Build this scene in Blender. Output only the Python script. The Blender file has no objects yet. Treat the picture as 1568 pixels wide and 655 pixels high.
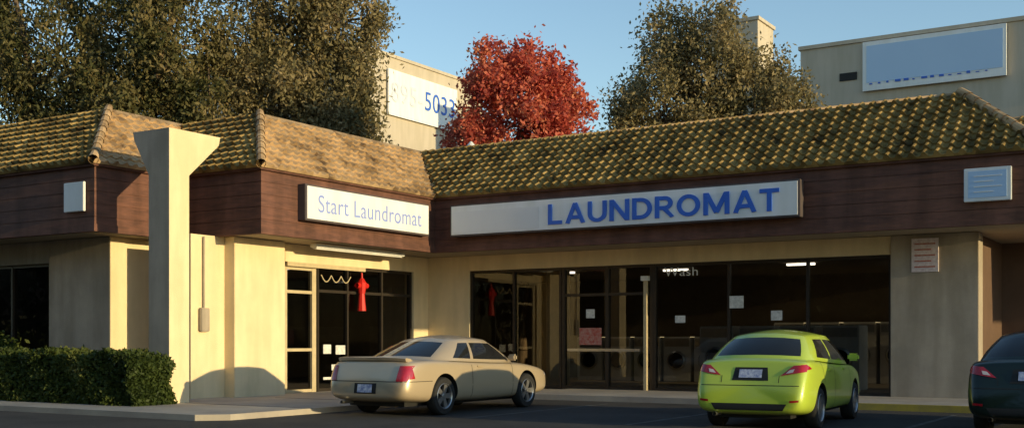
import bpy, bmesh, math, random
import numpy as np
from mathutils import Vector, Matrix
from mathutils.bvhtree import BVHTree
random.seed(4); RNG=np.random.default_rng(7)
scene=bpy.context.scene
COL=scene.collection

# ------------------------------------------------------------------ materials
def new_mat(name):
    m=bpy.data.materials.new(name); m.use_nodes=True
    nt=m.node_tree; b=nt.nodes['Principled BSDF']
    return m,nt,b
def mat(name,c1,c2=None,scale=3.0,rough=0.8,bump=0.0,bscale=40,metal=0.0,spec=0.3,stretch=None,coat=0.0,detail=6,grime=0.0):
    m,nt,b=new_mat(name); N=nt.nodes; L=nt.links
    b.inputs['Roughness'].default_value=rough
    b.inputs['Metallic'].default_value=metal
    b.inputs['Specular IOR Level'].default_value=spec
    b.inputs['Coat Weight'].default_value=coat
    b.inputs['Coat Roughness'].default_value=0.04
    tc=N.new('ShaderNodeTexCoord'); mp=N.new('ShaderNodeMapping')
    L.new(tc.outputs['Object'],mp.inputs[0])
    if stretch: mp.inputs['Scale'].default_value=stretch
    if c2 is None: c2=tuple(x*0.82 for x in c1)
    n=N.new('ShaderNodeTexNoise'); n.inputs['Scale'].default_value=scale; n.inputs['Detail'].default_value=detail
    n.inputs['Roughness'].default_value=0.65
    L.new(mp.outputs[0],n.inputs['Vector'])
    r=N.new('ShaderNodeValToRGB'); r.color_ramp.elements[0].position=0.35; r.color_ramp.elements[1].position=0.68
    r.color_ramp.elements[0].color=(*c2,1); r.color_ramp.elements[1].color=(*c1,1)
    L.new(n.outputs['Fac'],r.inputs['Fac'])
    out=r.outputs['Color']
    if grime>0:
        mp2=N.new('ShaderNodeMapping'); mp2.inputs['Scale'].default_value=(2.2,2.2,0.35)
        L.new(tc.outputs['Object'],mp2.inputs[0])
        n2=N.new('ShaderNodeTexNoise'); n2.inputs['Scale'].default_value=1.3; n2.inputs['Detail'].default_value=8
        L.new(mp2.outputs[0],n2.inputs['Vector'])
        r2=N.new('ShaderNodeValToRGB'); r2.color_ramp.elements[0].position=0.38; r2.color_ramp.elements[1].position=0.62
        g=1-grime
        r2.color_ramp.elements[0].color=(g,g,g*0.97,1); r2.color_ramp.elements[1].color=(1,1,1,1)
        L.new(n2.outputs['Fac'],r2.inputs['Fac'])
        mx=N.new('ShaderNodeMixRGB'); mx.blend_type='MULTIPLY'; mx.inputs[0].default_value=1
        L.new(out,mx.inputs[1]); L.new(r2.outputs[0],mx.inputs[2]); out=mx.outputs[0]
    L.new(out,b.inputs['Base Color'])
    if bump>0:
        bn=N.new('ShaderNodeTexNoise'); bn.inputs['Scale'].default_value=bscale; bn.inputs['Detail'].default_value=5
        L.new(mp.outputs[0],bn.inputs['Vector'])
        bp=N.new('ShaderNodeBump'); bp.inputs['Strength'].default_value=bump; bp.inputs['Distance'].default_value=0.02
        L.new(bn.outputs['Fac'],bp.inputs['Height']); L.new(bp.outputs[0],b.inputs['Normal'])
    return m
def leaf_mat(name,cols,transl=0.3):
    m,nt,b=new_mat(name); N=nt.nodes; L=nt.links
    g=N.new('ShaderNodeNewGeometry'); tc=N.new('ShaderNodeTexCoord')
    n=N.new('ShaderNodeTexNoise'); n.inputs['Scale'].default_value=0.9; n.inputs['Detail'].default_value=3
    L.new(tc.outputs['Object'],n.inputs['Vector'])
    ma=N.new('ShaderNodeMath'); ma.operation='MULTIPLY_ADD'; ma.inputs[1].default_value=0.4
    L.new(g.outputs['Random Per Island'],ma.inputs[0])
    mb=N.new('ShaderNodeMath'); mb.operation='MULTIPLY_ADD'; mb.inputs[1].default_value=1.3; mb.inputs[2].default_value=-0.33
    L.new(n.outputs['Fac'],mb.inputs[0]); L.new(mb.outputs[0],ma.inputs[2])
    r=N.new('ShaderNodeValToRGB'); cr=r.color_ramp
    cr.elements[0].color=(*cols[0],1); cr.elements[1].color=(*cols[-1],1)
    for i,c in enumerate(cols[1:-1]):
        e=cr.elements.new((i+1)/(len(cols)-1)); e.color=(*c,1)
    L.new(ma.outputs[0],r.inputs[0]); L.new(r.outputs[0],b.inputs['Base Color'])
    b.inputs['Roughness'].default_value=0.6; b.inputs['Specular IOR Level'].default_value=0.25
    t=N.new('ShaderNodeBsdfTranslucent'); L.new(r.outputs[0],t.inputs[0])
    mx=N.new('ShaderNodeMixShader'); mx.inputs[0].default_value=transl
    L.new(b.outputs[0],mx.inputs[1]); L.new(t.outputs[0],mx.inputs[2])
    L.new(mx.outputs[0],N['Material Output'].inputs['Surface'])
    return m
def glass_mat(name,tint,ior=1.45,rough=0.0):
    m,nt,b=new_mat(name); N=nt.nodes; L=nt.links
    N.remove(b)
    t=N.new('ShaderNodeBsdfTransparent'); t.inputs[0].default_value=(*tint,1)
    g=N.new('ShaderNodeBsdfGlossy'); g.inputs['Roughness'].default_value=rough
    f=N.new('ShaderNodeFresnel'); f.inputs['IOR'].default_value=ior
    mx=N.new('ShaderNodeMixShader'); L.new(f.outputs[0],mx.inputs[0]); L.new(t.outputs[0],mx.inputs[1]); L.new(g.outputs[0],mx.inputs[2])
    L.new(mx.outputs[0],N['Material Output'].inputs['Surface'])
    return m
def emis_mat(name,c,s):
    m,nt,b=new_mat(name)
    b.inputs['Base Color'].default_value=(*c,1); b.inputs['Emission Color'].default_value=(*c,1); b.inputs['Emission Strength'].default_value=s
    return m

M={}
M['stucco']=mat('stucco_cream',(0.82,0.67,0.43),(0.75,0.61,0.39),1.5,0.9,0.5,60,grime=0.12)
M['stucco_shade']=mat('stucco_grey_shade',(0.46,0.39,0.31),(0.37,0.315,0.255),1.5,0.9,0.5,60,grime=0.22)  # grey copy of the cream stucco, shade of front faces put into the colour
M['fascia']=mat('redwood_boards',(0.19,0.085,0.06),(0.11,0.052,0.04),2.0,0.75,0.3,30,stretch=(1,1,6),grime=0.3)
M['soffit']=mat('soffit_paint',(0.42,0.34,0.24),None,2,0.9)
M['frame']=mat('bronze_frame',(0.05,0.04,0.032),None,5,0.45,metal=0.4)
M['tanframe']=mat('tan_frame',(0.55,0.45,0.28),None,5,0.6)
M['glass']=glass_mat('window_glass',(0.47,0.45,0.42),1.55)
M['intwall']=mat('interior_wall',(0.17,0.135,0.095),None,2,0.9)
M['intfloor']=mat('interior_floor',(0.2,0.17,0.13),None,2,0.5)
M['signwhite']=mat('sign_white',(0.82,0.83,0.84),(0.78,0.79,0.81),2,0.4,grime=0.08)
M['signgrey']=mat('sign_grey_panel',(0.74,0.75,0.77),(0.71,0.72,0.74),2,0.4)
M['signframe']=mat('sign_frame',(0.10,0.08,0.08),None,2,0.5)
M['signblue']=mat('sign_blue_letters',(0.045,0.15,0.62),(0.04,0.13,0.55),2,0.4)
M['signfaded']=mat('sign_faded_letters',(0.20,0.28,0.72),(0.30,0.38,0.74),2,0.4)
M['signghost']=mat('sign_ghost_letters',(0.50,0.55,0.70),(0.62,0.65,0.74),2,0.4)
M['palepanel']=mat('sign_pale_blue',(0.44,0.61,0.84),(0.42,0.59,0.82),0.5,0.5)
M['asphalt']=mat('asphalt',(0.06,0.057,0.056),(0.032,0.032,0.033),0.8,0.9,0.6,120,detail=12)
M['concrete']=mat('concrete',(0.46,0.41,0.34),(0.33,0.29,0.25),0.9,0.9,0.4,50,detail=10)
M['paintline']=mat('line_paint_worn',(0.16,0.16,0.15),(0.045,0.045,0.045),6,0.85)
M['yellow']=mat('kerb_yellow',(0.55,0.40,0.06),(0.4,0.3,0.08),4,0.8)
M['beige_far']=mat('far_stucco',(0.54,0.47,0.38),(0.49,0.43,0.35),0.3,0.95,grime=0.1)
M['darkbrown']=mat('dark_brown_wall',(0.13,0.08,0.055),None,2,0.85)
M['bark']=mat('bark',(0.18,0.13,0.085),(0.08,0.055,0.035),3,0.95,0.8,12,stretch=(4,4,1))
M['white']=mat('white_enamel',(0.75,0.75,0.73),None,3,0.35)
M['steel']=mat('steel',(0.5,0.5,0.5),None,5,0.3,metal=0.9)
M['dark']=mat('dark_trim',(0.02,0.02,0.02),None,5,0.6)
M['red']=mat('red_ornament',(0.6,0.02,0.015),None,5,0.5)
M['notice']=mat('paper_notice',(0.75,0.75,0.72),(0.5,0.5,0.48),14,0.8)
M['notice2']=mat('suite_notice_print',(0.85,0.78,0.80),(0.62,0.50,0.54),16,0.8)
M['redsign']=mat('red_notice',(0.45,0.05,0.03),(0.5,0.3,0.25),14,0.7)
M['tube']=emis_mat('fluorescent_tube',(1,0.93,0.78),5)
M['tyre']=mat('tyre_rubber',(0.025,0.025,0.026),None,8,0.85)
M['rim']=mat('alloy_rim',(0.42,0.42,0.43),None,8,0.35,metal=0.85)
M['carglass']=mat('car_glass',(0.018,0.02,0.022),(0.014,0.015,0.017),2,0.06,spec=0.4)
M['tail']=mat('tail_lamp_red',(0.45,0.012,0.02),(0.30,0.01,0.02),14,0.12,spec=0.6,coat=0.6)
M['tailw']=mat('lamp_clear',(0.6,0.55,0.55),None,14,0.15,coat=0.6)
M['plate']=mat('licence_plate',(0.62,0.66,0.75),(0.16,0.2,0.42),18,0.5)
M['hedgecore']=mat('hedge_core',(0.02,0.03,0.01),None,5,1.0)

def tile_mat(name,lo,mid,hi):
    m,nt,b=new_mat(name); N=nt.nodes; L=nt.links
    tc=N.new('ShaderNodeTexCoord')
    v=N.new('ShaderNodeTexVoronoi'); v.inputs['Scale'].default_value=4.2; L.new(tc.outputs['Object'],v.inputs['Vector'])
    n=N.new('ShaderNodeTexNoise'); n.inputs['Scale'].default_value=1.2; n.inputs['Detail'].default_value=8; n.inputs['Roughness'].default_value=0.65
    L.new(tc.outputs['Object'],n.inputs['Vector'])
    s=N.new('ShaderNodeSeparateColor'); L.new(v.outputs['Color'],s.inputs[0])
    a=N.new('ShaderNodeMath'); a.operation='MULTIPLY_ADD'; a.inputs[1].default_value=0.30
    L.new(s.outputs[0],a.inputs[0]); 
    c=N.new('ShaderNodeMath'); c.operation='MULTIPLY_ADD'; c.inputs[1].default_value=1.15; c.inputs[2].default_value=-0.2
    L.new(n.outputs['Fac'],c.inputs[0]); L.new(c.outputs[0],a.inputs[2])
    r=N.new('ShaderNodeValToRGB'); cr=r.color_ramp
    cr.elements[0].position=0.22; cr.elements[0].color=(*lo,1)
    cr.elements[1].position=0.8; cr.elements[1].color=(*hi,1)
    e=cr.elements.new(0.5); e.color=(*mid,1)
    L.new(a.outputs[0],r.inputs[0]); L.new(r.outputs[0],b.inputs['Base Color'])
    b.inputs['Roughness'].default_value=0.85; b.inputs['Specular IOR Level'].default_value=0.1
    return m
M['tile']=tile_mat('clay_tiles',(0.16,0.10,0.055),(0.42,0.28,0.15),(0.60,0.41,0.23))
M['tilemoss_shade']=tile_mat('clay_tiles_mossy_shade',(0.065,0.043,0.02),(0.24,0.16,0.055),(0.45,0.30,0.11))  # mossy tone, plus the front slopes' shade put into the colour

# ------------------------------------------------------------------ helpers
def link(o,parent=None):
    COL.objects.link(o)
    if parent: o.parent=parent
    return o
def empty(name,loc=(0,0,0),rz=0):
    o=bpy.data.objects.new(name,None); o.location=loc; o.rotation_euler=(0,0,rz); COL.objects.link(o); return o
def meshobj(name,verts,faces,mats,parent=None,fm=None,smooth=False,sharp=None):
    me=bpy.data.meshes.new(name); me.from_pydata([tuple(v) for v in verts],[],faces)
    if not isinstance(mats,(list,tuple)): mats=[mats]
    for m in mats: me.materials.append(m)
    if fm: me.polygons.foreach_set('material_index',fm)
    if smooth:
        me.polygons.foreach_set('use_smooth',[True]*len(me.polygons))
        if sharp: me.set_sharp_from_angle(angle=math.radians(sharp))
    me.update()
    return link(bpy.data.objects.new(name,me),parent)
def box(name,x0,x1,y0,y1,z0,z1,m,parent=None,bev=0):
    bm=bmesh.new(); bmesh.ops.create_cube(bm,size=1)
    for v in bm.verts:
        v.co=Vector(((x0+x1)/2+v.co.x*(x1-x0),(y0+y1)/2+v.co.y*(y1-y0),(z0+z1)/2+v.co.z*(z1-z0)))
    if bev>0: bmesh.ops.bevel(bm,geom=bm.edges[:],offset=bev,segments=2,affect='EDGES')
    me=bpy.data.meshes.new(name); bm.to_mesh(me); bm.free(); me.materials.append(m)
    return link(bpy.data.objects.new(name,me),parent)
def prism(name,poly,z0,z1,m,parent=None):
    n=len(poly); v=[(p[0],p[1],z0) for p in poly]+[(p[0],p[1],z1) for p in poly]
    f=[tuple(range(n))[::-1],tuple(range(n,2*n))]+[(i,(i+1)%n,(i+1)%n+n,i+n) for i in range(n)]
    return meshobj(name,v,f,m,parent)
def miters(path):
    out=[]
    n=len(path)
    def nrm(a,b):
        d=(Vector(b)-Vector(a)).normalized(); return Vector((d.y,-d.x))
    for i in range(n):
        if i==0: out.append(nrm(path[0],path[1]))
        elif i==n-1: out.append(nrm(path[-2],path[-1]))
        else:
            a=nrm(path[i-1],path[i]); b=nrm(path[i],path[i+1]); s=(a+b)
            out.append(s/ (s.dot(a)) )
    return out
def offset(path,o):
    return [Vector(p)+m*o for p,m in zip(path,miters(path))]
def sweep(name,path,prof,m,parent=None,smooth=False):
    mt=miters(path); v=[];f=[]
    k=len(prof)
    for p,mm in zip(path,mt):
        for o,z in prof: v.append((p[0]+mm.x*o,p[1]+mm.y*o,z))
    for i in range(len(path)-1):
        for j in range(k-1):
            a=i*k+j; f.append((a,a+k,a+k+1,a+1))
    return meshobj(name,v,f,m,parent,smooth=smooth)
def tube(verts,faces,p0,p1,r0,r1,n=8):
    p0=Vector(p0);p1=Vector(p1); d=(p1-p0).normalized()
    a=d.orthogonal().normalized(); b=d.cross(a); s=len(verts)
    for p,r in((p0,r0),(p1,r1)):
        for i in range(n):
            t=2*math.pi*i/n; verts.append(tuple(p+a*math.cos(t)*r+b*math.sin(t)*r))
    for i in range(n): faces.append((s+i,s+(i+1)%n,s+n+(i+1)%n,s+n+i))
    faces.append(tuple(range(s+n,s+2*n)))
def text(name,s,loc,rot,width,height,m,parent,ext=0.012):
    cu=bpy.data.curves.new(name,'FONT'); cu.body=s; cu.size=1; cu.extrude=0.0; cu.space_character=1.05
    o=bpy.data.objects.new(name,cu); COL.objects.link(o)
    bpy.context.view_layer.update()
    dg=bpy.context.evaluated_depsgraph_get()
    me=bpy.data.meshes.new_from_object(o.evaluated_get(dg)); bpy.data.objects.remove(o)
    xs=[v.co.x for v in me.vertices]; ys=[v.co.y for v in me.vertices]
    x0,x1,y0,y1=min(xs),max(xs),min(ys),max(ys)
    bm=bmesh.new(); bm.from_mesh(me)
    r=bmesh.ops.extrude_face_region(bm,geom=bm.faces[:])
    for g in r['geom']:
        if isinstance(g,bmesh.types.BMVert): g.co.z+=1
    for v in bm.verts:
        v.co.x=(v.co.x-x0)/(x1-x0)*width; v.co.y=(v.co.y-y0)/(y1-y0)*height; v.co.z*=ext
    bmesh.ops.recalc_face_normals(bm,faces=bm.faces[:])
    bm.to_mesh(me); bm.free(); me.materials.clear(); me.materials.append(m)
    o=bpy.data.objects.new(name,me); o.location=loc; o.rotation_euler=rot; return link(o,parent)
ROTF=(math.pi/2,0,0); ROTS=(math.pi/2,0,math.pi/2)
def arc(cx,cy,rx,ry,a0,a1,n=10):
    return [(cx+rx*math.cos(math.radians(a0+(a1-a0)*i/n)),cy+ry*math.sin(math.radians(a0+(a1-a0)*i/n))) for i in range(n+1)]
GL={'L':(.68,[[(.1,1),(.1,.1),(.64,.1)]]),
 'A':(.90,[[(.10,0),(.45,1)],[(.45,1),(.80,0)],[(.22,.3),(.68,.3)]]),
 'U':(.84,[[(.1,1),(.1,.40)]+arc(.42,.40,.32,.31,180,360)+[(.74,1)]]),
 'N':(.86,[[(.1,0),(.1,1)],[(.12,.96),(.74,.04)],[(.76,0),(.76,1)]]),
 'D':(.84,[[(.1,0),(.1,1)],[(.1,.905),(.36,.905)]+arc(.36,.5,.38,.405,90,-90,14)+[(.1,.095)]]),
 'R':(.80,[[(.1,0),(.1,1)],[(.1,.905),(.42,.905)]+arc(.42,.68,.22,.225,90,-90)+[(.1,.455)],[(.36,.46),(.72,0)]]),
 'O':(.94,[arc(.46,.5,.37,.41,0,360,28)]),
 'M':(1.04,[[(.1,0),(.1,1)],[(.13,.97),(.51,.1)],[(.51,.1),(.89,.97)],[(.92,0),(.92,1)]]),
 'T':(.74,[[(0,.905),(.72,.905)],[(.36,.9),(.36,0)]])}
def block_text(name,s,x0,y,z0,width,h,m,parent,w=.18,ext=.02):
    tot=sum(GL[c][0] for c in s)+.10*(len(s)-1); sx=width/tot; V=[];F=[]; cx=0;k=0
    for c in s:
        for st in GL[c][1]:
            P=[Vector(p) for p in st]; closed=(P[0]-P[-1]).length<1e-4
            n=len(P); L=[];R=[]
            for i in range(n):
                if closed: a=P[i-1] if i>0 else P[-2]; b=P[i+1] if i<n-1 else P[1]
                else: a=P[max(i-1,0)]; b=P[min(i+1,n-1)]
                d1=(P[i]-a); d2=(b-P[i])
                d1=d1.normalized() if d1.length>1e-6 else d2.normalized(); d2=d2.normalized() if d2.length>1e-6 else d1
                n1=Vector((-d1.y,d1.x)); n2=Vector((-d2.y,d2.x)); q=n1+n2; q=q/max(q.dot(n1),.5)
                L.append(P[i]+q*w/2); R.append(P[i]-q*w/2)
            k+=1; e=ext+.0012*(k%4); b0=len(V)
            for l,r in zip(L,R):
                for p in (l,r):
                    px=x0+(cx+p.x)*sx; pz=z0+min(max(p.y,0),1)*h
                    V.append((px,y-e,pz)); V.append((px,y,pz))
            for i in range(n-1):
                a=b0+i*4
                F+=[(a,a+2,a+6,a+4),(a,a+4,a+5,a+1),(a+2,a+3,a+7,a+6)]
            F+=[(b0,b0+1,b0+3,b0+2)]; a=b0+(n-1)*4; F+=[(a,a+2,a+3,a+1)]
        cx+=GL[c][0]+.10
    return meshobj(name,V,F,m,parent)

# ------------------------------------------------------------------ camera, sun, sky
cam=bpy.data.cameras.new('camera'); co=bpy.data.objects.new('camera',cam); COL.objects.link(co)
co.location=(0,0,1.3); co.rotation_euler=(math.radians(90),0,math.radians(32))
cam.lens=40.18; cam.sensor_width=36; cam.shift_y=0.124; cam.clip_end=5000; cam.clip_start=0.1
scene.camera=co
EL=math.radians(7.2); AZ=math.radians(91.0)
sd=Vector((math.sin(AZ)*math.cos(EL),math.cos(AZ)*math.cos(EL),math.sin(EL)))
sl=bpy.data.lights.new('sun','SUN'); sl.energy=5.0; sl.angle=math.radians(0.5); sl.color=(1.0,0.79,0.41)
so=bpy.data.objects.new('sun',sl); COL.objects.link(so); so.rotation_euler=sd.to_track_quat('Z','Y').to_euler(); so.location=(40,-5,20)
w=bpy.data.worlds.new('World'); scene.world=w; w.use_nodes=True
nt=w.node_tree; bg=nt.nodes['Background']
sk=nt.nodes.new('ShaderNodeTexSky'); sk.sky_type='NISHITA'; sk.sun_disc=False; sk.sun_elevation=EL; sk.sun_rotation=AZ
sk.air_density=1.0; sk.dust_density=0.1; sk.ozone_density=1.8
nt.links.new(sk.outputs[0],bg.inputs[0]); bg.inputs[1].default_value=0.27
scene.view_settings.view_transform='Standard'; scene.view_settings.look='None'; scene.view_settings.exposure=0

# ------------------------------------------------------------------ ground
meshobj('ground',[(-1500,-1500,0),(1500,-1500,0),(1500,1500,0),(-1500,1500,0)],[(0,1,2,3)],M['asphalt'])
wk=empty('pavement')
prism('slab_front',[(-13.9,22),(8,22),(8,27.6),(-3.9,27.6),(-3.9,34),(-13.9,34)],0,0.12,M['concrete'],wk)
prism('slab_left',[(-48,13.1),(-14.3,13.1),(-13.9,13.5),(-13.9,34),(-48,34)],0,0.1,M['concrete'],wk)
box('kerb_yellow',-6.3,6,21.93,22.03,0,0.124,M['yellow'],wk)
for y in (15.5,18.0,20.5): box('joint',-17.2,-13.9,y,y+.015,0.1,0.1035,M['dark'],wk)
ln=empty('parking_lines')
for i,x in enumerate((-10.9,-7.9,-4.05,-0.6,2.6)):
    meshobj('line',[(x-.05,16,0.004),(x+.05,16,0.004),(x+.05,21.2,0.004),(x-.05,21.2,0.004)],[(0,1,2,3)],M['paintline'],ln)

# ------------------------------------------------------------------ building
B=empty('strip_mall_building')
EAVE=[(-34,15.2),(-19.5,15.2),(-19.5,17.37),(-17,17.37),(-17,23.5),(-3,23.5),(-3,27),(10,27)]
ZB,ZF,ZR=3.58,4.88,6.45
prof=[(-0.02,ZB)]
nb=5; hh=(ZF-ZB)/nb
for i in range(nb):
    z0=ZB+i*hh
    prof+=[(0.02,z0),(0.02,z0+hh-.012),(0.006,z0+hh-.01),(0.006,z0+hh)]
prof.append((-0.12,ZF))
sweep('fascia_boards',EAVE,prof,M['fascia'],B)
sweep('fascia_bottom_trim',EAVE,[(-0.1,ZB-.05),(0.05,ZB-.05),(0.05,ZB+.10),(0.022,ZB+.10)],M['fascia'],B)
sweep('eave_gutter',EAVE,[(0.0,ZF-.03),(0.09,ZF-.03),(0.11,ZF+.03),(0.0,ZF+.04)],M['fascia'],B)
sweep('soffit',EAVE,[(-0.02,ZB-.03),(-3.2,ZB-.03)],M['soffit'],B)
def tiles(name,p0,p1,q0,q1,z0,z1,pitch=0.235,nC=9,parent=None,m=None,amp=.095):
    p0,p1,q0,q1=map(Vector,(p0,p1,q0,q1)); e=(p1-p0).normalized(); L=(p1-p0).length
    inw=Vector((-e.y,e.x)); run=(q0-p0).dot(inw)
    th=math.atan2(z1-z0,run); Nout=(-inw*math.sin(th)); Nz=math.cos(th)
    aL=(q0-p0).dot(e); aR=(q1-p1).dot(e)
    smin=min(0,aL); smax=max(L,L+aR); ns=int((smax-smin)/pitch*8)+1
    S=[smin+i*(smax-smin)/ns for i in range(ns+1)]
    def P(s,v,h):
        xy=p0+e*s+inw*(run*v)+Nout*h
        return (xy.x,xy.y,z0+(z1-z0)*v+Nz*h)
    def rib(a,j): return max(0,math.sin(2*math.pi*(a+j)/pitch)+.2)/1.2
    V=[];F=[]
    for k in range(nC):
        v0=k/nC; v1=(k+1)/nC
        lim0=(aL*v0,L+aR*v0); lim1=(aL*v1,L+aR*v1)
        base=len(V)
        jit=random.uniform(-.012,.012)
        for s in S:
            a=min(max(s,lim0[0]),lim0[1]); b=min(max(s,lim1[0]),lim1[1])
            kk=math.floor((a+jit)/pitch)
            rr=random.Random(kk*31+k).uniform(-.014,.014)
            pa=amp*rib(a,jit)**0.7+rr; pb=amp*.68*rib(b,jit)**0.7
            V.append(P(a,v0,-0.01)); V.append(P(a,v0,0.045+pa)); V.append(P(b,v1,0.0+pb))
        for i in range(ns):
            a=base+i*3
            F.append((a,a+3,a+4,a+1)); F.append((a+1,a+4,a+5,a+2))
    return meshobj(name,V,F,m or M['tile'],parent)
E2=offset(EAVE,0.14); T2=offset(EAVE,-1.7)
for i in range(len(EAVE)-1):
    front=abs(EAVE[i][1]-EAVE[i+1][1])<.01
    tiles('roof_tiles',E2[i],E2[i+1],T2[i],T2[i+1],ZF+.02,ZR,parent=B,pitch=0.24,nC=10,m=M['tilemoss_shade'] if front else M['tile'],amp=.11 if front else .06)
sweep('roof_deck',EAVE,[(0.1,ZF),(-1.7,ZR-.06),(-1.9,ZR-.06),(-1.9,ZR-.5),(-6,ZR-.5)],M['darkbrown'],B)
sweep('ridge_cap',EAVE,[(-1.64,ZR-.02),(-1.68,ZR+.04),(-1.75,ZR+.055),(-1.84,ZR+.03),(-1.88,ZR-.1)],M['tile'],B,smooth=True)
V=[];F=[]
for i in (1,3,5):
    a=Vector((*E2[i],ZF+.08)); b=Vector((*T2[i],ZR+.05)); n=9
    for k in range(n):
        tube(V,F,a.lerp(b,k/n),a.lerp(b,(k+1.12)/n),0.105,0.085,10)
meshobj('hip_caps',V,F,M['tile'],B)
for nm,a in (('roof_flat_a',(-34,-21.5,17.2,27)),('roof_flat_b',(-34,-18.95,24,33)),('roof_flat_c',(-18.95,-5,25.5,33))):
    box(nm,a[0],a[1],a[2],a[3],ZR-.62+ (0.004 if 'b' in nm else 0.0)+(0.008 if 'c' in nm else 0),ZR-.55+(0.004 if 'b' in nm else 0.0)+(0.008 if 'c' in nm else 0),M['darkbrown'],B)
WZ=ZB-.04
box('wall_pier_a',-22.34,-20.3,16.2,16.6,0.08,WZ,M['stucco_shade'],B)
box('pier_side_a',-20.297,-20.27,16.203,16.6,0.08,WZ,M['stucco'],B)  # thin cream skin keeps the lit stucco colour on the pier's sunny side
box('wall_return_a',-20.62,-20.32,16.603,18.4,0.08,WZ,M['stucco'],B)
box('wall_back_b',-20.3,-18.6,18.4,18.7,0.08,WZ,M['stucco'],B)
box('wall_fin_b',-18.6,-18.3,16.65,17.597,0.08,WZ,M['stucco'],B)
box('pillar_b',-18.7,-18.0,17.6,19.15,0.08,WZ,M['stucco'],B,0.01)
box('wall_c',-18.6,-18.3,19.153,19.45,0.08,WZ,M['stucco'],B)
box('wall_d',-18.6,-18.3,24.36,25.25,0.08,WZ,M['stucco'],B)
box('header_c',-18.6,-18.28,19.453,24.357,3.13,WZ,M['stucco'],B)
box('header_trim',-18.36,-18.25,19.5,22.3,3.03,3.127,M['tanframe'],B)
box('wall_e',-18.297,-16.95,25.0,25.25,0.08,WZ,M['stucco'],B)
box('header_e',-16.947,-6.063,24.98,25.25,3.15,WZ,M['stucco'],B)
box('pillar_f',-6.06,-4.3,24.9,25.4,0.1,WZ,M['stucco_shade'],B,0.01)
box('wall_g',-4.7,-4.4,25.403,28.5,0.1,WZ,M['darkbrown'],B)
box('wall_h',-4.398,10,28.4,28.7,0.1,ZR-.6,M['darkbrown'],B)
box('header_a',-34,-22.343,16.25,16.55,3.05,WZ,M['stucco_shade'],B)
box('sill_a',-34,-22.343,16.25,16.55,0.08,0.75,M['stucco_shade'],B)
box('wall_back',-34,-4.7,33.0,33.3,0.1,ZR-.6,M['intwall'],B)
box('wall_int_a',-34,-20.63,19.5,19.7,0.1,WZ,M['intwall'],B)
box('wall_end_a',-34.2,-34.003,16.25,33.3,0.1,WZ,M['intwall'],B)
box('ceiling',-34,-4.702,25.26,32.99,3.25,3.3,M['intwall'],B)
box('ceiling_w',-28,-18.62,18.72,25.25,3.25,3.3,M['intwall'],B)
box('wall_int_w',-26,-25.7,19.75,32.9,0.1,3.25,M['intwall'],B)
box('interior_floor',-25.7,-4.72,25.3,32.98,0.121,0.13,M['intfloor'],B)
def column():
    x1,x0=-17.3,-17.88; y0,y1=15.2,15.7; z0,z1,z2,z3=0.08,4.55,5.25,5.42
    secs=[(z0,x0,y1),(z1,x0,y1),(z2,x0-.42,y1+.78),(z3,x0-.46,y1+.82)]
    V=[];F=[];fm=[]
    for z,a,b in secs: V+= [(a,y0,z),(x1,y0,z),(x1,b,z),(a,b,z)]
    for i in range(3):
        for j in range(4):
            a=i*4+j;b=i*4+(j+1)%4; F.append((a,b,b+4,a+4)); fm.append(1 if j==0 else 0)  # column front gets the stucco copy with shade in its colour
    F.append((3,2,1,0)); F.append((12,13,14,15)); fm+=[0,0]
    meshobj('column_flared',V,F,[M['stucco'],M['stucco_shade']],B,fm=fm)
column()
box('utility_box',-18.3,-18.2,16.85,17.1,1.5,2.0,M['stucco_shade'],B,0.02)
V=[];F=[]; tube(V,F,(-18.25,16.97,2.0),(-18.25,16.97,3.5),.018,.018,8); meshobj('conduit',V,F,M['stucco_shade'],B)
def frame_y(xs,y,z0,z1,trans,parent,w=0.06,mat_=M['frame']):
    for x in xs: box('mullion',x-w/2,x+w/2,y-.06,y+.06,z0,z1,mat_,parent)
    for i in range(len(xs)-1):
        for z in [z0+.04,z1-.035]+trans: box('rail',xs[i]+w/2,xs[i+1]-w/2,y-.05,y+.05,z-.035,z+.035,mat_,parent)
    meshobj('glass',[(xs[0],y,z0),(xs[-1],y,z0),(xs[-1],y,z1),(xs[0],y,z1)],[(0,1,2,3)],M['glass'],parent)
def frame_x(ys,x,z0,z1,trans,parent,w=0.06,mat_=M['frame']):
    for y in ys: box('mullion',x-.06,x+.06,y-w/2,y+w/2,z0,z1,mat_,parent)
    for i in range(len(ys)-1):
        for z in [z0+.04,z1-.035]+trans: box('rail',x-.05,x+.05,ys[i]+w/2,ys[i+1]-w/2,z-.035,z+.035,mat_,parent)
    meshobj('glass',[(x,ys[0],z0),(x,ys[-1],z0),(x,ys[-1],z1),(x,ys[0],z1)],[(0,1,2,3)],M['glass'],parent)
frame_y([-16.92,-15.6,-14.22],25.1,0.12,3.15,[],B)
frame_y([-14.13,-12.9,-11.7],25.1,0.12,3.15,[2.45],B,0.09)
frame_y([-11.62,-9.75,-7.9,-6.1],25.1,0.12,3.15,[],B)
frame_y([-33,-30.5,-28,-25.5,-23.9,-22.37],16.4,0.75,3.05,[],B)
frame_x([19.53,20.52],-18.42,0.1,3.03,[2.45,1.1],B,0.14,M['tanframe'])
frame_x([20.66,21.75,23.1,24.32],-18.42,0.1,3.13,[2.5],B,0.06)
box('door_post_light',-11.86,-11.78,24.93,25.02,0.12,2.75,M['tanframe'],B)
box('door_post_cap',-11.92,-11.74,24.90,25.04,2.75,2.86,M['white'],B)
box('sunlit_patch_post',-15.3,-14.75,26.2,26.5,0.13,3.2,M['tanframe'],B)  # tan post added to stand for a sunlit patch seen in the glass
box('door_bar',-14.0,-12.0,25.02,25.04,1.05,1.12,M['steel'],B)
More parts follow.
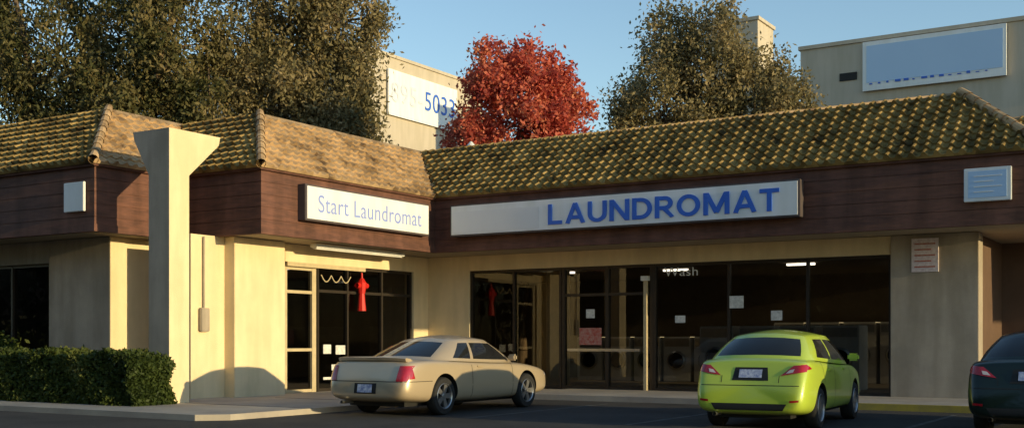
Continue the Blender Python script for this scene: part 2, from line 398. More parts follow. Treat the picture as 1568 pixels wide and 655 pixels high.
def notice(px,pz,w,h,m,y=25.03): box('window_notice',px-w/2,px+w/2,y-.004,y,pz-h/2,pz+h/2,m,B)
notice(-9.75+.2,2.2,.34,.28,M['notice']); notice(-13.35,1.98,.24,.22,M['notice']); notice(-13.35,1.42,.62,.42,M['redsign'])
notice(-8.6,1.88,.26,.22,M['notice']); notice(-10.95,1.82,.26,.17,M['notice'])
text('window_lettering','Wash',(-11.35,25.02,2.84),ROTF,.85,.2,M['signwhite'],B,0.004)
box('suite_notice',-5.62,-5.08,24.87,24.898,2.75,3.45,M['notice2'],B)
for i in range(5): box('suite_notice_line',-5.56,-5.14-(i%2)*.08,24.862,24.8695,3.32-i*.12,3.35-i*.12,M['redsign'],B)
def xbox(name,y0,y1,z0,z1,m,x=-18.33): return box(name,x,x+.01,y0,y1,z0,z1,m,B)
for a,b,c,d in ((20.8,21.08,1.0,1.22),(21.25,21.6,.98,1.2),(21.1,21.55,.6,.74),(20.8,21.5,.38,.44)):
    xbox('window_notice',a,b,c,d,M['notice'])
V=[];F=[]
for k in range(3):
    for i in range(8):
        t0=i/8;t1=(i+1)/8
        y0=20.7+k*.36
        f=lambda t:(-18.3,y0+.36*t,2.88-.16*math.sin(math.pi*t))
        tube(V,F,f(t0),f(t1),.014,.014,6)
meshobj('window_garland',V,F,M['tanframe'],B)
V=[];F=[]
yc=22.15;xo=-18.25
tube(V,F,(xo,yc,3.0),(xo,yc,2.86),.02,.03); tube(V,F,(xo,yc,2.86),(xo,yc,2.74),.05,.12)
tube(V,F,(xo,yc-.2,2.68),(xo,yc+.2,2.68),.07,.07); tube(V,F,(xo,yc,2.75),(xo,yc,2.48),.13,.08)
tube(V,F,(xo,yc,2.48),(xo,yc,2.05),.07,.11)
meshobj('hanging_ornament',V,F,M['red'])
f=empty('soffit_light')
box('housing',-17.75,-17.55,19.7,23.0,3.43,3.52,M['white'],f,0.01)
box('tube',-17.7,-17.6,19.75,22.95,3.40,3.43,M['white'],f)
def washer(x,y,wd=0.9,h=1.55):
    e=empty('washing_machine',(x,y,0.13))
    box('cabinet',-wd/2,wd/2,0,.8,0,h,M['white'],e,0.02)
    box('control_panel',-wd/2+.04,wd/2-.04,-.012,0.01,h-.28,h-.06,M['steel'],e)
    V=[];F=[]; R=wd*.33; zc=h*.47; n=28
    for r,yy in((R,-.005),(R,-.05),(R*.82,-.07),(R*.78,-.03)):
        for i in range(n):
            t=2*math.pi*i/n; V.append((math.cos(t)*r,yy,zc+math.sin(t)*r))
    for k in range(3):
        for i in range(n): F.append((k*n+i,k*n+(i+1)%n,(k+1)*n+(i+1)%n,(k+1)*n+i))
    meshobj('door_ring',V,F,M['steel'],e)
    meshobj('door_glass',[(math.cos(2*math.pi*i/n)*R*.79,-.035,zc+math.sin(2*math.pi*i/n)*R*.79) for i in range(n)],[tuple(range(n))],M['carglass'],e)
for i in range(4): washer(-11.0+i*1.05,27.4)
for i in range(5): washer(-16.3+i*.95,30.5,.85,1.3)
for i in range(6): washer(-10.6+i*1.0,31.9,.9,1.7)
for (x,y) in ((-15.8,28),(-12.6,28.5),(-9,28),(-6.8,29.5),(-21,22.5)):
    box('ceiling_light',x-.35,x+.35,y-.05,y+.05,3.19,3.24,M['tube'])

# ------------------------------------------------------------------ signs
S=empty('laundromat_sign')
box('cabinet',-16.32,-7.48,23.22,23.46,3.88,4.66,M['signframe'],S,0.01)
box('face',-16.27,-7.53,23.205,23.219,3.92,4.62,M['signwhite'],S)
box('blank_panel',-16.22,-13.75,23.199,23.2045,3.96,4.48,M['signgrey'],S)
block_text('letters','LAUNDROMAT',-13.5,23.203,4.02,5.6,.48,M['signblue'],S)
S=empty('side_laundromat_sign')
box('cabinet',-16.98,-16.76,18.45,22.95,3.90,4.68,M['signframe'],S,0.01)
box('face',-16.759,-16.745,18.50,22.9,3.94,4.64,M['signwhite'],S)
text('letters','Start Laundromat',(-16.744,18.85,4.1),ROTS,3.75,.38,M['signfaded'],S,0.006)
S=empty('suite_sign')
box('panel',-20.35,-19.72,15.10,15.16,3.95,4.55,M['signwhite'],S,0.01)
S=empty('wall_sign')
box('panel',-4.3,-3.45,23.36,23.44,3.98,4.62,M['signwhite'],S,0.01)
box('border',-4.22,-3.53,23.352,23.3595,4.05,4.56,M['palepanel'],S)
for i in range(4): box('line',-4.12,-3.62-(i%2)*.15,23.345,23.3515,4.45-i*.1,4.47-i*.1,M['signwhite'],S)
rv=empty('roof_vent')
V=[];F=[]; tube(V,F,(-19.6,29,5.8),(-19.6,29,7.1),.11,.11,12); tube(V,F,(-19.6,29,7.1),(-19.6,29,7.2),.2,.2,12); tube(V,F,(-19.6,29,7.2),(-19.6,29,7.4),.2,.03,12)
meshobj('pipe',V,F,M['white'],rv)

# ------------------------------------------------------------------ background buildings
BB=empty('office_building')
box('main',-19.3,40,60,80,0,16.8,M['beige_far'],BB)
box('parapet',-19.4,40.1,59.9,80.1,16.803,17.0,M['beige_far'],BB)
box('tower',-25.5,-22.4,62,64.6,0,19.4,M['beige_far'],BB)
box('tower_cap',-25.6,-22.3,61.9,64.7,19.403,19.6,M['beige_far'],BB)
box('link',-45,-22.403,66.5,80,0,14.5,M['beige_far'],BB)
box('vent_window',-17.2,-16.3,59.94,60.0,14.9,15.3,M['dark'],BB)
box('edge_window',-7.9,-4.5,59.9,60.0,13.2,16.2,M['dark'],BB)
for i in range(5):
    box('window_strip',-18+i*3.2,-16+i*3.2,59.94,60.0,8.0,9.6,M['dark'],BB)
BC=empty('beige_building')
box('main',-62,-45,54,68,0,19.3,M['beige_far'],BC)
box('parapet',-62.1,-44.9,53.9,68.1,19.303,19.5,M['beige_far'],BC)
S=empty('billboard_sign')
box('board',-15.95,-9.05,59.75,59.9,14.2,16.72,M['signwhite'],S)
box('panel',-15.75,-9.2,59.73,59.745,14.6,16.5,M['palepanel'],S)
for i in range(14): box('mark',-15.6+i*.43,-15.6+i*.43+random.uniform(.1,.3),59.71,59.725,14.5,14.5+random.uniform(.04,.12),M['signblue'],S)
S=empty('building_number_sign')
box('board',-44.9,-44.8,57.0,64.6,15.6,18.5,M['signwhite'],S)
text('prefix','895-',(-44.79,57.3,16.5),ROTS,3.3,1.25,M['signghost'],S,0.02)
text('digits','5033',(-44.79,60.85,16.5),ROTS,3.4,1.25,M['signblue'],S,0.02)
BD=empty('sky_blocker_building')  # unseen building added behind the camera to block sky light and darken reflections
box('main',-90,6,-36,-20,0,11,M['darkbrown'],BD)
box('parapet',-90.2,6.2,-36.2,-19.8,11.003,11.8,M['fascia'],BD)
for i in range(13): box('blocker_window',-86+i*7,-81+i*7,-19.99,-19.9,.5,3.2,M['carglass'],BD)

# ------------------------------------------------------------------ vegetation
def leaves(name,C,wd,ln,droop,m,parent=None,rng=RNG):
    n=len(C); a=rng.normal(size=(n,3)); a/=np.linalg.norm(a,axis=1)[:,None]
    a=a*(1-droop)+np.array([0,0,-1.0])*droop; a/=np.linalg.norm(a,axis=1)[:,None]
    b=rng.normal(size=(n,3)); b-=a*(a*b).sum(1)[:,None]; b/=np.linalg.norm(b,axis=1)[:,None]
    sz=rng.uniform(.65,1.35,size=(n,1)); a=a*ln/2*sz; b=b*wd/2*sz
    V=np.stack([C-a,C+b,C+a,C-b],1).reshape(-1,3).astype(np.float32)
    me=bpy.data.meshes.new(name); me.vertices.add(4*n); me.vertices.foreach_set('co',V.ravel())
    me.loops.add(4*n); me.loops.foreach_set('vertex_index',np.arange(4*n,dtype=np.int32))
    me.polygons.add(n); me.polygons.foreach_set('loop_start',np.arange(0,4*n,4,dtype=np.int32))
    me.polygons.foreach_set('loop_total',np.full(n,4,dtype=np.int32))
    me.materials.append(m); me.update(calc_edges=True)
    return link(bpy.data.objects.new(name,me),parent)
Rv=np.array([0.848,0.530,0]); Fv=np.array([-0.530,0.848,0])
def tree(name,loc,crowns,nclump,nleaf,cr,wd,ln,droop,m,trunk_r=.25,trunk_top=8,zstretch=1.2):
    e=empty(name,loc); V=[];F=[]
    C=[]
    vol=np.array([(c[3]*c[4]*c[5])**.8 for c in crowns]); vol=vol/vol.sum()
    pts=[Vector((0,0,0))]
    p=Vector((0,0,0)); nseg=6
    for i in range(nseg):
        q=Vector((random.uniform(-.2,.2),random.uniform(-.2,.2),trunk_top*(i+1)/nseg))
        tube(V,F,p,q,trunk_r*(1-.12*i),trunk_r*(1-.12*(i+1)),10); p=q; pts.append(q)
    for c,vf in zip(crowns,vol):
        k=max(4,int(nclump*vf))
        cc=Vector(Rv*c[0]+Fv*c[1])+Vector((0,0,c[2]))
        st=min(pts[2:],key=lambda a:abs(a.z-(cc.z-c[5]*.7)))
        mid=st.lerp(cc,.5)+Vector((random.uniform(-.3,.3),random.uniform(-.3,.3),-.2))
        tube(V,F,st,mid,trunk_r*.45,trunk_r*.32); tube(V,F,mid,cc,trunk_r*.32,trunk_r*.15)
        for j in range(k):
            d=RNG.normal(size=3); d/=np.linalg.norm(d); r=RNG.uniform(.3,1.0)**.4
            o=Rv*d[0]*c[3]*r+Fv*d[1]*c[4]*r+np.array([0,0,d[2]*c[5]*r])
            pc=np.array(cc)+o; rad=cr*RNG.uniform(.5,1.4)
            nl=int(nleaf*RNG.uniform(.7,1.3)*(rad/cr)**2)
            g=RNG.normal(size=(nl,3))*0.40*rad; g[:,2]*=zstretch
            if droop>.3: g[:,2]-=np.abs(RNG.normal(size=nl))*rad*.5
            C.append(pc+g)
            if j%3==0:
                tube(V,F,cc.lerp(Vector(pc),.1),Vector(pc),trunk_r*.13,trunk_r*.04,5)
    meshobj('trunk_and_limbs',V,F,M['bark'],e,smooth=True)
    leaves('foliage',np.concatenate(C),wd,ln,droop,m,e)
    return e
L_euc=leaf_mat('foliage_eucalyptus',[(0.03,0.042,0.013),(0.08,0.085,0.03),(0.19,0.16,0.065),(0.33,0.24,0.11)],.38)
L_euc2=leaf_mat('foliage_olive',[(0.055,0.058,0.027),(0.17,0.15,0.07),(0.31,0.25,0.125),(0.45,0.34,0.19)],.4)
L_red=leaf_mat('foliage_red',[(0.22,0.03,0.03),(0.50,0.09,0.065),(0.66,0.20,0.12),(0.64,0.34,0.16)],.42)
L_hedge=leaf_mat('foliage_hedge',[(0.015,0.025,0.006),(0.035,0.055,0.012),(0.07,0.095,0.02),(0.14,0.14,0.04)],.25)
L_back=leaf_mat('foliage_dark',[(0.015,0.02,0.008),(0.03,0.035,0.014),(0.05,0.05,0.02),(0.07,0.06,0.03)],.2)
tree('eucalyptus_tree',(-38.2,27.0,0),[(-.6,0,8,2.6,2.5,3.0),(1,0,12,2.3,2.2,2.6),(-2.3,.5,13.2,1.9,2,2.6),(1.8,0,8.6,1.7,1.8,2.4),(-1,0,15.4,1.6,1.6,1.4)],230,230,.74,.085,.20,.40,L_euc,.35,11,1.3)
tree('eucalyptus_tree',(-33.6,29.0,0),[(-1.3,0,9,2.2,2.2,2.7),(1.0,0,8.0,1.7,2.0,2.4),(.5,0,12.2,2.1,2.0,2.2),(-1.6,1,12.6,1.8,2,2.2),(.6,0,15.2,1.9,1.8,1.5),(1.9,0,10,1.0,1.2,2)],230,230,.74,.085,.20,.40,L_euc,.35,11,1.3)
tree('eucalyptus_tree',(-31.1,32.3,0),[(-.8,0,7.8,1.6,1.6,2.6),(.4,0,10.8,1.6,1.8,2.5),(-1.2,0,12.6,1.4,1.6,2.2),(.7,0,14.8,1.6,1.8,1.9)],185,230,.72,.085,.19,.40,L_euc2,.3,11,1.4)
tree('eucalyptus_tree',(-29.1,33.6,0),[(-.1,0,7.4,1.4,1.6,2.6),(.1,0,10.6,1.5,1.6,2.4),(.4,0,13.6,1.5,1.6,2.0),(-.3,0,15.6,1.6,1.6,1.3),(.9,0,9.0,.8,1,1.6)],190,230,.68,.085,.19,.40,L_euc2,.3,11,1.4)
tree('maple_tree',(-19.8,32.2,0),[(0,0,8.6,2.1,2.0,2.2),(-.8,0,9.9,1.2,1.2,1.2),(.6,0,9.7,1.3,1.3,1.4),(1.4,0,8.3,1.1,1.2,1.4),(1.3,0,7.0,1.1,1.2,1.1),(-1.5,0,7.8,1.0,1.2,1.5)],280,125,.44,.085,.15,.05,L_red,.2,6,1.0)
tree('olive_tree',(-17.0,41.3,0),[(-1.6,0,10.0,1.7,2,2.8),(-1.5,0,12.9,.9,1.1,1.3),(.2,0,11.7,1.4,1.8,2.6),(1.9,0,9.5,1.6,2,2.8),(3.2,0,8.9,1.0,1.5,2.7),(-2.9,0,8.8,.9,1.2,2.8),(3.0,0,11.2,.6,.8,1.0)],360,170,.6,.085,.17,.25,L_euc2,.3,10,1.35)
C=[]
for i in range(26):
    c=np.array([-66+i*2.7,-13+RNG.uniform(-1.5,1.5),RNG.uniform(6,10)])
    C.append(c+RNG.normal(size=(700,3))*np.array([1.7,1.3,3.4]))
leaves('sky_blocker_trees',np.concatenate(C),.5,.7,.1,L_back)  # unseen trees for the glass reflections, raised and moved near to block sky light
hd=empty('hedge')
n=52000
X=RNG.uniform(-28,-17.05,n); Y=RNG.uniform(14.1,15.12,n); Z=RNG.uniform(0.1,1.08,n)
face=RNG.integers(0,4,n)
Y=np.where(face==0,14.12+np.abs(RNG.normal(size=n))*.06,Y); Z=np.where(face==1,1.04-np.abs(RNG.normal(size=n))*.06,Z)
X=np.where((face==2)&(RNG.random(n)<.25),-17.08-np.abs(RNG.normal(size=n))*.06,X)
bumpn=.06*np.sin(X*3.1)+.05*np.sin(X*7.3+1)+.04*np.sin(X*13.7)
rnd=np.clip((X+17.6)/.55,0,1)
Cc=np.stack([X+.04*np.sin(Z*9),Y+.05*np.sin(X*4.7+Z*5),Z*(1-.12*rnd**2)+bumpn*np.clip(Z,0,1)],1)
leaves('foliage',Cc,.05,.085,.0,L_hedge,hd)
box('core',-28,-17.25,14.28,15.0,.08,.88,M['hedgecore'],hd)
sh=empty('shrub')
C=[]
for c in ((-24.4,15.6,1.15),(-23.6,15.6,1.1),(-25.4,15.6,1.2)):
    C.append(np.array(c)+RNG.normal(size=(1500,3))*np.array([.35,.2,.16]))
leaves('foliage',np.concatenate(C),.06,.12,.0,L_hedge,sh)

# ------------------------------------------------------------------ cars
def lathe(name,prof,m,parent,loc,n=36,flip=1):
    V=[];F=[];k=len(prof)
    for i in range(n):
        t=2*math.pi*i/n
        for r,x in prof: V.append((loc[0]+x*flip,loc[1]+math.cos(t)*r,loc[2]+math.sin(t)*r))
    for i in range(n):
        for j in range(k-1):
            a=i*k+j;b=((i+1)%n)*k+j; F.append((a,b,b+1,a+1))
    return meshobj(name,V,F,m,parent,smooth=True,sharp=35)
def wheel(parent,x,y,r,side,spokes):
    prof=[(r*.62,-.10),(r*.93,-.10),(r*.99,-.075),(r,-.03),(r,.03),(r*.99,.075),(r*.93,.10),(r*.70,.105),(r*.66,.09)]
    lathe('tyre',prof,M['tyre'],parent,(x,y,r),flip=side)
    lathe('rim',[(r*.67,.09),(r*.64,.095),(r*.60,.05),(r*.55,-.02),(0.001,-.02)],M['dark'],parent,(x,y,r),flip=side)
    lathe('rim_lip',[(r*.69,.098),(r*.66,.108),(r*.62,.095),(r*.60,.05)],M['rim'],parent,(x,y,r),flip=side)
    lathe('hub',[(r*.17,.02),(r*.17,.075),(r*.12,.085),(0.001,.085)],M['rim'],parent,(x,y,r),flip=side)
    V=[];F=[]
    for i in range(spokes):
        t=2*math.pi*i/spokes; ca,sa=math.cos(t),math.sin(t)
        for (rr,ww,xx,dx) in ((r*.12,.035,.08,.04),(r*.64,.05,.085,.03)):
            for s in(-1,1):
                for q in(0,1):
                    V.append((x+side*(xx-q*dx),y+ca*rr-sa*ww*s*r/.32,r+sa*rr+ca*ww*s*r/.32))
        b=i*8
        F+=[(b,b+2,b+6,b+4),(b+1,b+5,b+7,b+3),(b,b+4,b+5,b+1),(b+2,b+3,b+7,b+6)]
    meshobj('spokes',V,F,M['rim'],parent)
def interp(tab,y,k):
    for a,b in zip(tab,tab[1:]):
        if a[0]<=y<=b[0]:
            t=(y-a[0])/(b[0]-a[0]); return a[k]*(1-t)+b[k]*t
    return tab[0][k] if y<tab[0][0] else tab[-1][k]
def car(name,loc,rz,sp,paint):
    e=empty(name,loc,rz)
    st=sp['st']; V=[];F=[]; nr=16
    for (y,hw,zb,zs,cr,lean) in st:
        h=zs-zb
        half=[(0,zb),(.72*hw,zb),(.95*hw,zb+.05),(1.0*hw,zb+.28*h),(1.0*hw,zb+.62*h),(.975*hw,zs-.05),(.90*hw,zs),(.45*hw,zs+cr*.8),(0,zs+cr)]
        ring=half+[(-a,b) for a,b in half[1:-1][::-1]]
        for a,b in ring:
            t=max(0,(b-.60)/(zs-.60)) if zs>.62 else 0
            V.append((a,y+lean*t,b))
    for i in range(len(st)-1):
        for j in range(nr): F.append((i*nr+j,i*nr+(j+1)%nr,(i+1)*nr+(j+1)%nr,(i+1)*nr+j))
    F.append(tuple(range(nr))[::-1]); F.append(tuple(range((len(st)-1)*nr,len(st)*nr)))
    body=meshobj('body',V,F,[paint,M['dark']],e,smooth=True)
    bm=bmesh.new(); bm.from_mesh(body.data); bmesh.ops.recalc_face_normals(bm,faces=bm.faces[:]); bm.to_mesh(body.data); bm.free()
    ss=body.modifiers.new('s','SUBSURF'); ss.levels=3; ss.render_levels=3
    V=[];F=[]; R=sp['wr']+.055; n=40
    for (wy) in sp['wy']:
        for s in(-1,1):
            b=len(V)
            for x in (s*(sp['hw']-.30),s*(sp['hw']+.3)):
                for i in range(n):
                    t=2*math.pi*i/n; V.append((x,wy+math.cos(t)*R,sp['wr']+.01+math.sin(t)*R))
            for i in range(n): F.append((b+i,b+(i+1)%n,b+n+(i+1)%n,b+n+i))
            F.append(tuple(range(b,b+n))[::-1]); F.append(tuple(range(b+n,b+2*n)))
    cut=meshobj('cut',V,F,[M['dark']],e)
    bm=bmesh.new(); bm.from_mesh(cut.data); bmesh.ops.recalc_face_normals(bm,faces=bm.faces[:]); bm.to_mesh(cut.data); bm.free()
    bo=body.modifiers.new('b','BOOLEAN'); bo.object=cut; bo.operation='DIFFERENCE'; bo.solver='EXACT'
    try: bo.material_mode='TRANSFER'
    except Exception: pass
    bpy.context.view_layer.update(); dg=bpy.context.evaluated_depsgraph_get()
    me=bpy.data.meshes.new_from_object(body.evaluated_get(dg))
    body.modifiers.clear(); body.data=me; me.set_sharp_from_angle(angle=math.radians(40))
    bpy.data.objects.remove(cut)
    lp=sp['loop']; zr0=sp['zr']; H=sp['H']; xm=max(l[2] for l in lp)
    yt=[l[3] for l in lp]; ymid=(yt[0]+yt[-1])/2; yh=(yt[-1]-yt[0])/2
    def zt(x,y):
        u=(y-ymid)/yh; return zr0-.035*u*u+(H-zr0)*(1-(x/xm)**2)*(1-.35*u*u)
    full=[l for l in lp]+[(-l[0],l[1],-l[2],l[3],None) for l in lp[1:-1][::-1]]
    kinds=[l[4] for l in lp[:-1]]; kinds=kinds+kinds[::-1]
    lev=[0,.12,.35,.6,.84,.93,1.0]; V=[];F=[];fm=[]
    n=len(full)
    for t in lev:
        for l in full:
            xl,yl,xt,y2=l[:4]; zl=interp(st,yl,3)-.015 + interp(st,yl,4)*(1-(xl/ (sp['hw']))**2)
            bul=.035*math.sin(math.pi*t)
            x=xl+(xt-xl)*t; y=yl+(y2-yl)*t; z=zl+(zt(xt,y2)-zl)*(t**0.95)
            x*=1+bul; y+= bul*(1 if yl>ymid else -1)*(1-abs(xl)/sp['hw'])*1.2
            V.append((x,y,z))
    for a in range(len(lev)-1):
        for i in range(n):
            j=(i+1)%n; F.append((a*n+i,a*n+j,(a+1)*n+j,(a+1)*n+i))
            fm.append(1 if (kinds[i]=='g' and 1<=a<=3) else 0)
    Mx=8; b0=len(V)
    for l in lp:
        for m_ in range(-Mx,Mx+1):
            x=l[2]*m_/Mx; V.append((x,l[3],zt(x,l[3])))
    wdt=2*Mx+1
    for k in range(len(lp)-1):
        for m_ in range(2*Mx):
            a=b0+k*wdt+m_; F.append((a,a+1,a+1+wdt,a+wdt)); fm.append(0)
    gh=meshobj('cabin',V,F,[paint,M['carglass']],e,fm=fm,smooth=True)
    bm=bmesh.new(); bm.from_mesh(gh.data); bmesh.ops.remove_doubles(bm,verts=bm.verts[:],dist=.002); bmesh.ops.recalc_face_normals(bm,faces=bm.faces[:]); bm.to_mesh(gh.data); bm.free()
    gh.data.set_sharp_from_angle(angle=math.radians(38))
    bvs=[BVHTree.FromPolygons([v.co for v in o.data.vertices],[tuple(p.vertices) for p in o.data.polygons]) for o in (body,gh)]
    def cast(o,d):
        best=None
        for bv in bvs:
            h=bv.ray_cast(Vector(o),Vector(d))
            if h[0] is not None and (best is None or h[3]<best[1]): best=(h[0],h[3])
        return best[0] if best else None
    def patch(nm,q,axis,m,off=.008,nu=10,nv=6,side=1):
        V=[];F=[];last=None
        for i in range(nu+1):
            for j in range(nv+1):
                a=i/nu;b=j/nv
                u=(q[0][0]*(1-a)+q[1][0]*a)*(1-b)+(q[3][0]*(1-a)+q[2][0]*a)*b
                z=(q[0][1]*(1-a)+q[1][1]*a)*(1-b)+(q[3][1]*(1-a)+q[2][1]*a)*b
                if axis=='r':
                    h=cast((u,-2,z),(0,1,0)) or last or Vector((u,.1,z))
                    last=h; V.append((h.x,h.y-off,h.z))
                elif axis=='f':
                    h=cast((u,8,z),(0,-1,0)) or last or Vector((u,4.5,z)); last=h; V.append((h.x,h.y+off,h.z))
                else:
                    h=cast((2.5*side,u,z),(-side,0,0)) or last or Vector((.8*side,u,z))
                    last=h; V.append((h.x+off*side,h.y,h.z))
        for i in range(nu):
            for j in range(nv):
                a=i*(nv+1)+j; F.append((a,a+nv+1,a+nv+2,a+1))
        return meshobj(nm,V,F,m,e,smooth=True)
    for args in sp['patches']: patch(*args[:4],**(args[4] if len(args)>4 else {}))
    for s in(-1,1):
        for wy in sp['wy']: wheel(e,s*(sp['hw']-.12),wy,sp['wr'],s,sp['spokes'])
        my=sp['mir'][0]; mz=sp['mir'][1]
        box('mirror',min(s*(sp['hw']-.06),s*(sp['hw']+.12)),max(s*(sp['hw']-.06),s*(sp['hw']+.12)),my,my+.1,mz,mz+.12,paint,e,.03)
        for hy in sp['handles']:
            h=cast((2.5*s,hy,sp['hz']),(-s,0,0))
            if h: box('handle',min(h.x-.01*s,h.x+.03*s),max(h.x-.01*s,h.x+.03*s),hy-.09,hy+.09,sp['hz']-.015,sp['hz']+.015,paint,e,.008)
    box('underbody',-sp['hw']+.32,sp['hw']-.32,.35,sp['L']-.35,.17,.4,M['dark'],e)
    if sp.get('spoiler'):
        y0,z0,wdh,hgt=sp['spoiler']
        V=[];F=[];n=14
        for i in range(n+1):
            x=-wdh+2*wdh*i/n; u=abs(x)/wdh; z=z0+hgt*(1-u**4); yy=y0+.06*u*u
            V+=[(x,yy,z-.06),(x,yy-.02,z-.01),(x,yy+.01,z+.005),(x,yy+.14,z-.015),(x,yy+.2,z-.06)]
        for i in range(n):
            for j in range(5): F.append((i*5+j,i*5+(j+1)%5,(i+1)*5+(j+1)%5,(i+1)*5+j))
        F.append((0,1,2,3,4)); F.append(tuple(range(n*5,n*5+5)))
        meshobj('spoiler',V,F,paint,e,smooth=True,sharp=50)
    V=[];F=[]; tube(V,F,(-.5,.0,.24),(-.5,.3,.24),.03,.03,10); meshobj('exhaust',V,F,M['steel'],e)
    return e
lime=mat('paint_lime',(0.45,0.58,0.06),(0.43,0.56,0.055),1,0.32,coat=0.7,spec=0.5,metal=0.05)
gold=mat('paint_champagne',(0.55,0.44,0.30),(0.53,0.42,0.285),1,0.33,coat=0.6,spec=0.5,metal=0.35)
dgreen=mat('paint_dark_green',(0.005,0.016,0.012),(0.005,0.014,0.011),1,0.3,coat=0.4,spec=0.4,metal=0.1)
def side_patches(L):
    r=[]
    for s in(-1,1):
        for nm,q,m in L: r.append((nm,q,'s',m,dict(side=s,off=.004,nu=2,nv=14)))
    return r
def sideh(L):
    r=[]
    for s in(-1,1):
        for nm,q,m in L: r.append((nm,q,'s',m,dict(side=s,off=.006,nu=20,nv=3)))
    return r
sedan=dict(L=4.41,hw=.855,wr=.31,wy=(.95,3.44),H=1.485,zr=1.395,spokes=7,mir=(3.0,.98),handles=(1.5,2.55),hz=.86,
 st=[(0.0,.66,.34,.95,.02,.22),(.035,.76,.27,.985,.03,.20),(.14,.825,.235,1.01,.03,.17),(.40,.85,.21,1.035,.03,.06),(.75,.857,.20,1.03,.03,0),(1.5,.857,.19,.99,.03,0),(2.3,.857,.19,.955,.03,0),(3.1,.85,.19,.93,.04,0),(3.45,.845,.2,.92,.05,0),(3.9,.82,.22,.84,.05,0),(4.2,.76,.24,.74,.04,0),(4.36,.66,.27,.64,.03,0),(4.41,.55,.32,.58,.02,0)],
 loop=[(0,.42,0,1.05,'g'),(.35,.44,.27,1.06,'g'),(.64,.50,.48,1.11,'p'),(.73,.60,.54,1.20,'p'),(.785,.92,.565,1.42,'g'),(.80,1.35,.57,1.62,'g'),(.805,1.78,.575,1.85,'p'),(.805,1.86,.575,1.92,'g'),(.80,2.5,.57,2.25,'g'),(.78,3.02,.555,2.50,'p'),(.74,3.18,.525,2.58,'p'),(.66,3.30,.47,2.63,'g'),(.38,3.43,.28,2.70,'g'),(0,3.48,0,2.73,'g')],
 spoiler=None,
 patches=[('tail_lamp',[(.44,.80),(.80,.86),(.79,.96),(.62,.95)],'r',M['tail'],dict(off=.012)),
  ('tail_lamp',[(-.80,.86),(-.44,.80),(-.62,.95),(-.79,.96)],'r',M['tail'],dict(off=.012)),
  ('reverse_lamp',[(.52,.835),(.62,.85),(.64,.90),(.57,.885)],'r',M['tailw'],dict(off=.017,nu=4,nv=3)),
  ('reverse_lamp',[(-.62,.85),(-.52,.835),(-.57,.885),(-.64,.90)],'r',M['tailw'],dict(off=.017,nu=4,nv=3)),
  ('licence_plate',[(-.17,.77),(.17,.77),(.17,.89),(-.17,.89)],'r',M['plate'],dict(off=.02)),
  ('plate_recess',[(-.27,.73),(.27,.73),(.24,.92),(-.24,.92)],'r',M['dark'],dict(off=.006)),
  ('bumper_seam',[(-.78,.655),(.78,.655),(.78,.665),(-.78,.665)],'r',M['dark'],dict(off=.004,nu=24,nv=1)),
  ('trunk_seam',[(-.43,.70),(-.42,.70),(-.42,.80),(-.43,.80)],'r',M['dark'],dict(off=.004,nu=1,nv=6)),
  ('trunk_seam',[(.42,.70),(.43,.70),(.43,.80),(.42,.80)],'r',M['dark'],dict(off=.004,nu=1,nv=6)),
  ('lower_valance',[(-.50,.30),(.50,.30),(.56,.40),(-.56,.40)],'r',M['dark'],dict(off=.006)),
  ('reflector',[(.60,.42),(.73,.43),(.73,.46),(.60,.45)],'r',M['tail'],dict(off=.008,nu=3,nv=1)),
  ('reflector',[(-.73,.43),(-.60,.42),(-.60,.45),(-.73,.46)],'r',M['tail'],dict(off=.008,nu=3,nv=1)),
  ]+side_patches([('door_seam',[(1.83,.27),(1.84,.27),(1.84,.95),(1.83,.95)],M['dark']),('door_seam',[(2.98,.27),(2.99,.27),(2.99,.92),(2.98,.92)],M['dark']),('door_seam',[(1.18,.65),(1.19,.65),(1.02,.98),(1.01,.98)],M['dark'])])
  +sideh([('tail_lamp_side',[(.04,.86),(.42,.90),(.30,.965),(.12,.95)],M['tail']),('sill_trim',[(1.35,.22),(3.0,.22),(3.0,.27),(1.35,.27)],M['dark'])]))
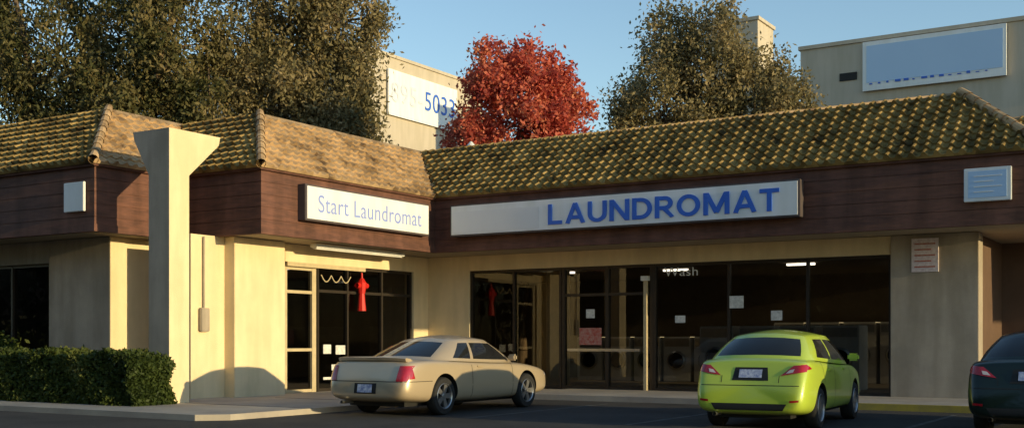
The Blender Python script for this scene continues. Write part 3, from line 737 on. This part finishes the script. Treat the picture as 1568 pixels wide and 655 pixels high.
coupe=dict(L=5.03,hw=.925,wr=.335,wy=(1.13,3.94),H=1.42,zr=1.335,spokes=5,mir=(3.25,.93),handles=(2.25,),hz=.84,
 st=[(0.0,.70,.38,.90,.02,.14),(.05,.82,.30,.935,.03,.13),(.16,.88,.26,.955,.03,.10),(.45,.91,.23,.97,.03,.03),(.9,.925,.21,.975,.03,0),(1.6,.93,.20,.955,.03,0),(2.4,.92,.19,.92,.03,0),(3.2,.92,.19,.90,.04,0),(3.7,.915,.20,.89,.05,0),(4.3,.895,.22,.83,.05,0),(4.7,.85,.24,.76,.05,0),(4.93,.76,.28,.69,.04,0),(5.03,.62,.34,.62,.02,0)],
 loop=[(0,.88,0,1.72,'g'),(.38,.90,.28,1.73,'g'),(.66,.96,.46,1.77,'p'),(.78,1.06,.545,1.84,'p'),(.845,1.42,.58,2.0,'g'),(.86,1.75,.585,2.12,'g'),(.865,2.0,.59,2.22,'p'),(.865,2.10,.59,2.28,'g'),(.86,2.75,.585,2.55,'g'),(.84,3.38,.57,2.85,'p'),(.80,3.52,.54,2.92,'p'),(.70,3.65,.48,2.97,'g'),(.40,3.78,.28,3.04,'g'),(0,3.83,0,3.07,'g')],
 spoiler=(.16,1.01,.74,.02),
 patches=[('tail_lamp',[(.66,.62),(.86,.62),(.86,.88),(.68,.88)],'r',M['tail'],dict(off=.012)),
  ('tail_lamp',[(-.86,.62),(-.66,.62),(-.68,.88),(-.86,.88)],'r',M['tail'],dict(off=.012)),
  ('licence_plate',[(-.16,.42),(.16,.42),(.16,.56),(-.16,.56)],'r',M['plate'],dict(off=.02)),
  ('plate_recess',[(-.24,.40),(.24,.40),(.24,.58),(-.24,.58)],'r',M['dark'],dict(off=.006)),
  ('bumper_seam',[(-.84,.605),(.84,.605),(.84,.617),(-.84,.617)],'r',M['dark'],dict(off=.004,nu=24,nv=1)),
  ]+side_patches([('door_seam',[(1.98,.27),(1.99,.27),(1.99,.91),(1.98,.91)],M['dark']),('door_seam',[(3.38,.27),(3.39,.27),(3.39,.89),(3.38,.89)],M['dark'])])
  +sideh([('tail_lamp_side',[(.06,.64),(.28,.66),(.24,.86),(.12,.87)],M['tail']),('marker',[(4.72,.62),(4.85,.62),(4.85,.68),(4.74,.69)],M['tailw']),('side_moulding',[(1.55,.50),(3.5,.50),(3.5,.53),(1.55,.53)],gold),('bumper_gap',[(.06,.605),(.74,.605),(.74,.615),(.06,.615)],M['dark'])]))
car('coupe_car',(-12.6,15.35,0),math.radians(0),coupe,gold)
car('sedan_car',(-5.88,15.85,0),math.radians(4.0),sedan,lime)
car('sedan_car',(-2.2,16.5,0),math.radians(0),sedan,dgreen)
print('done',len(bpy.data.objects))
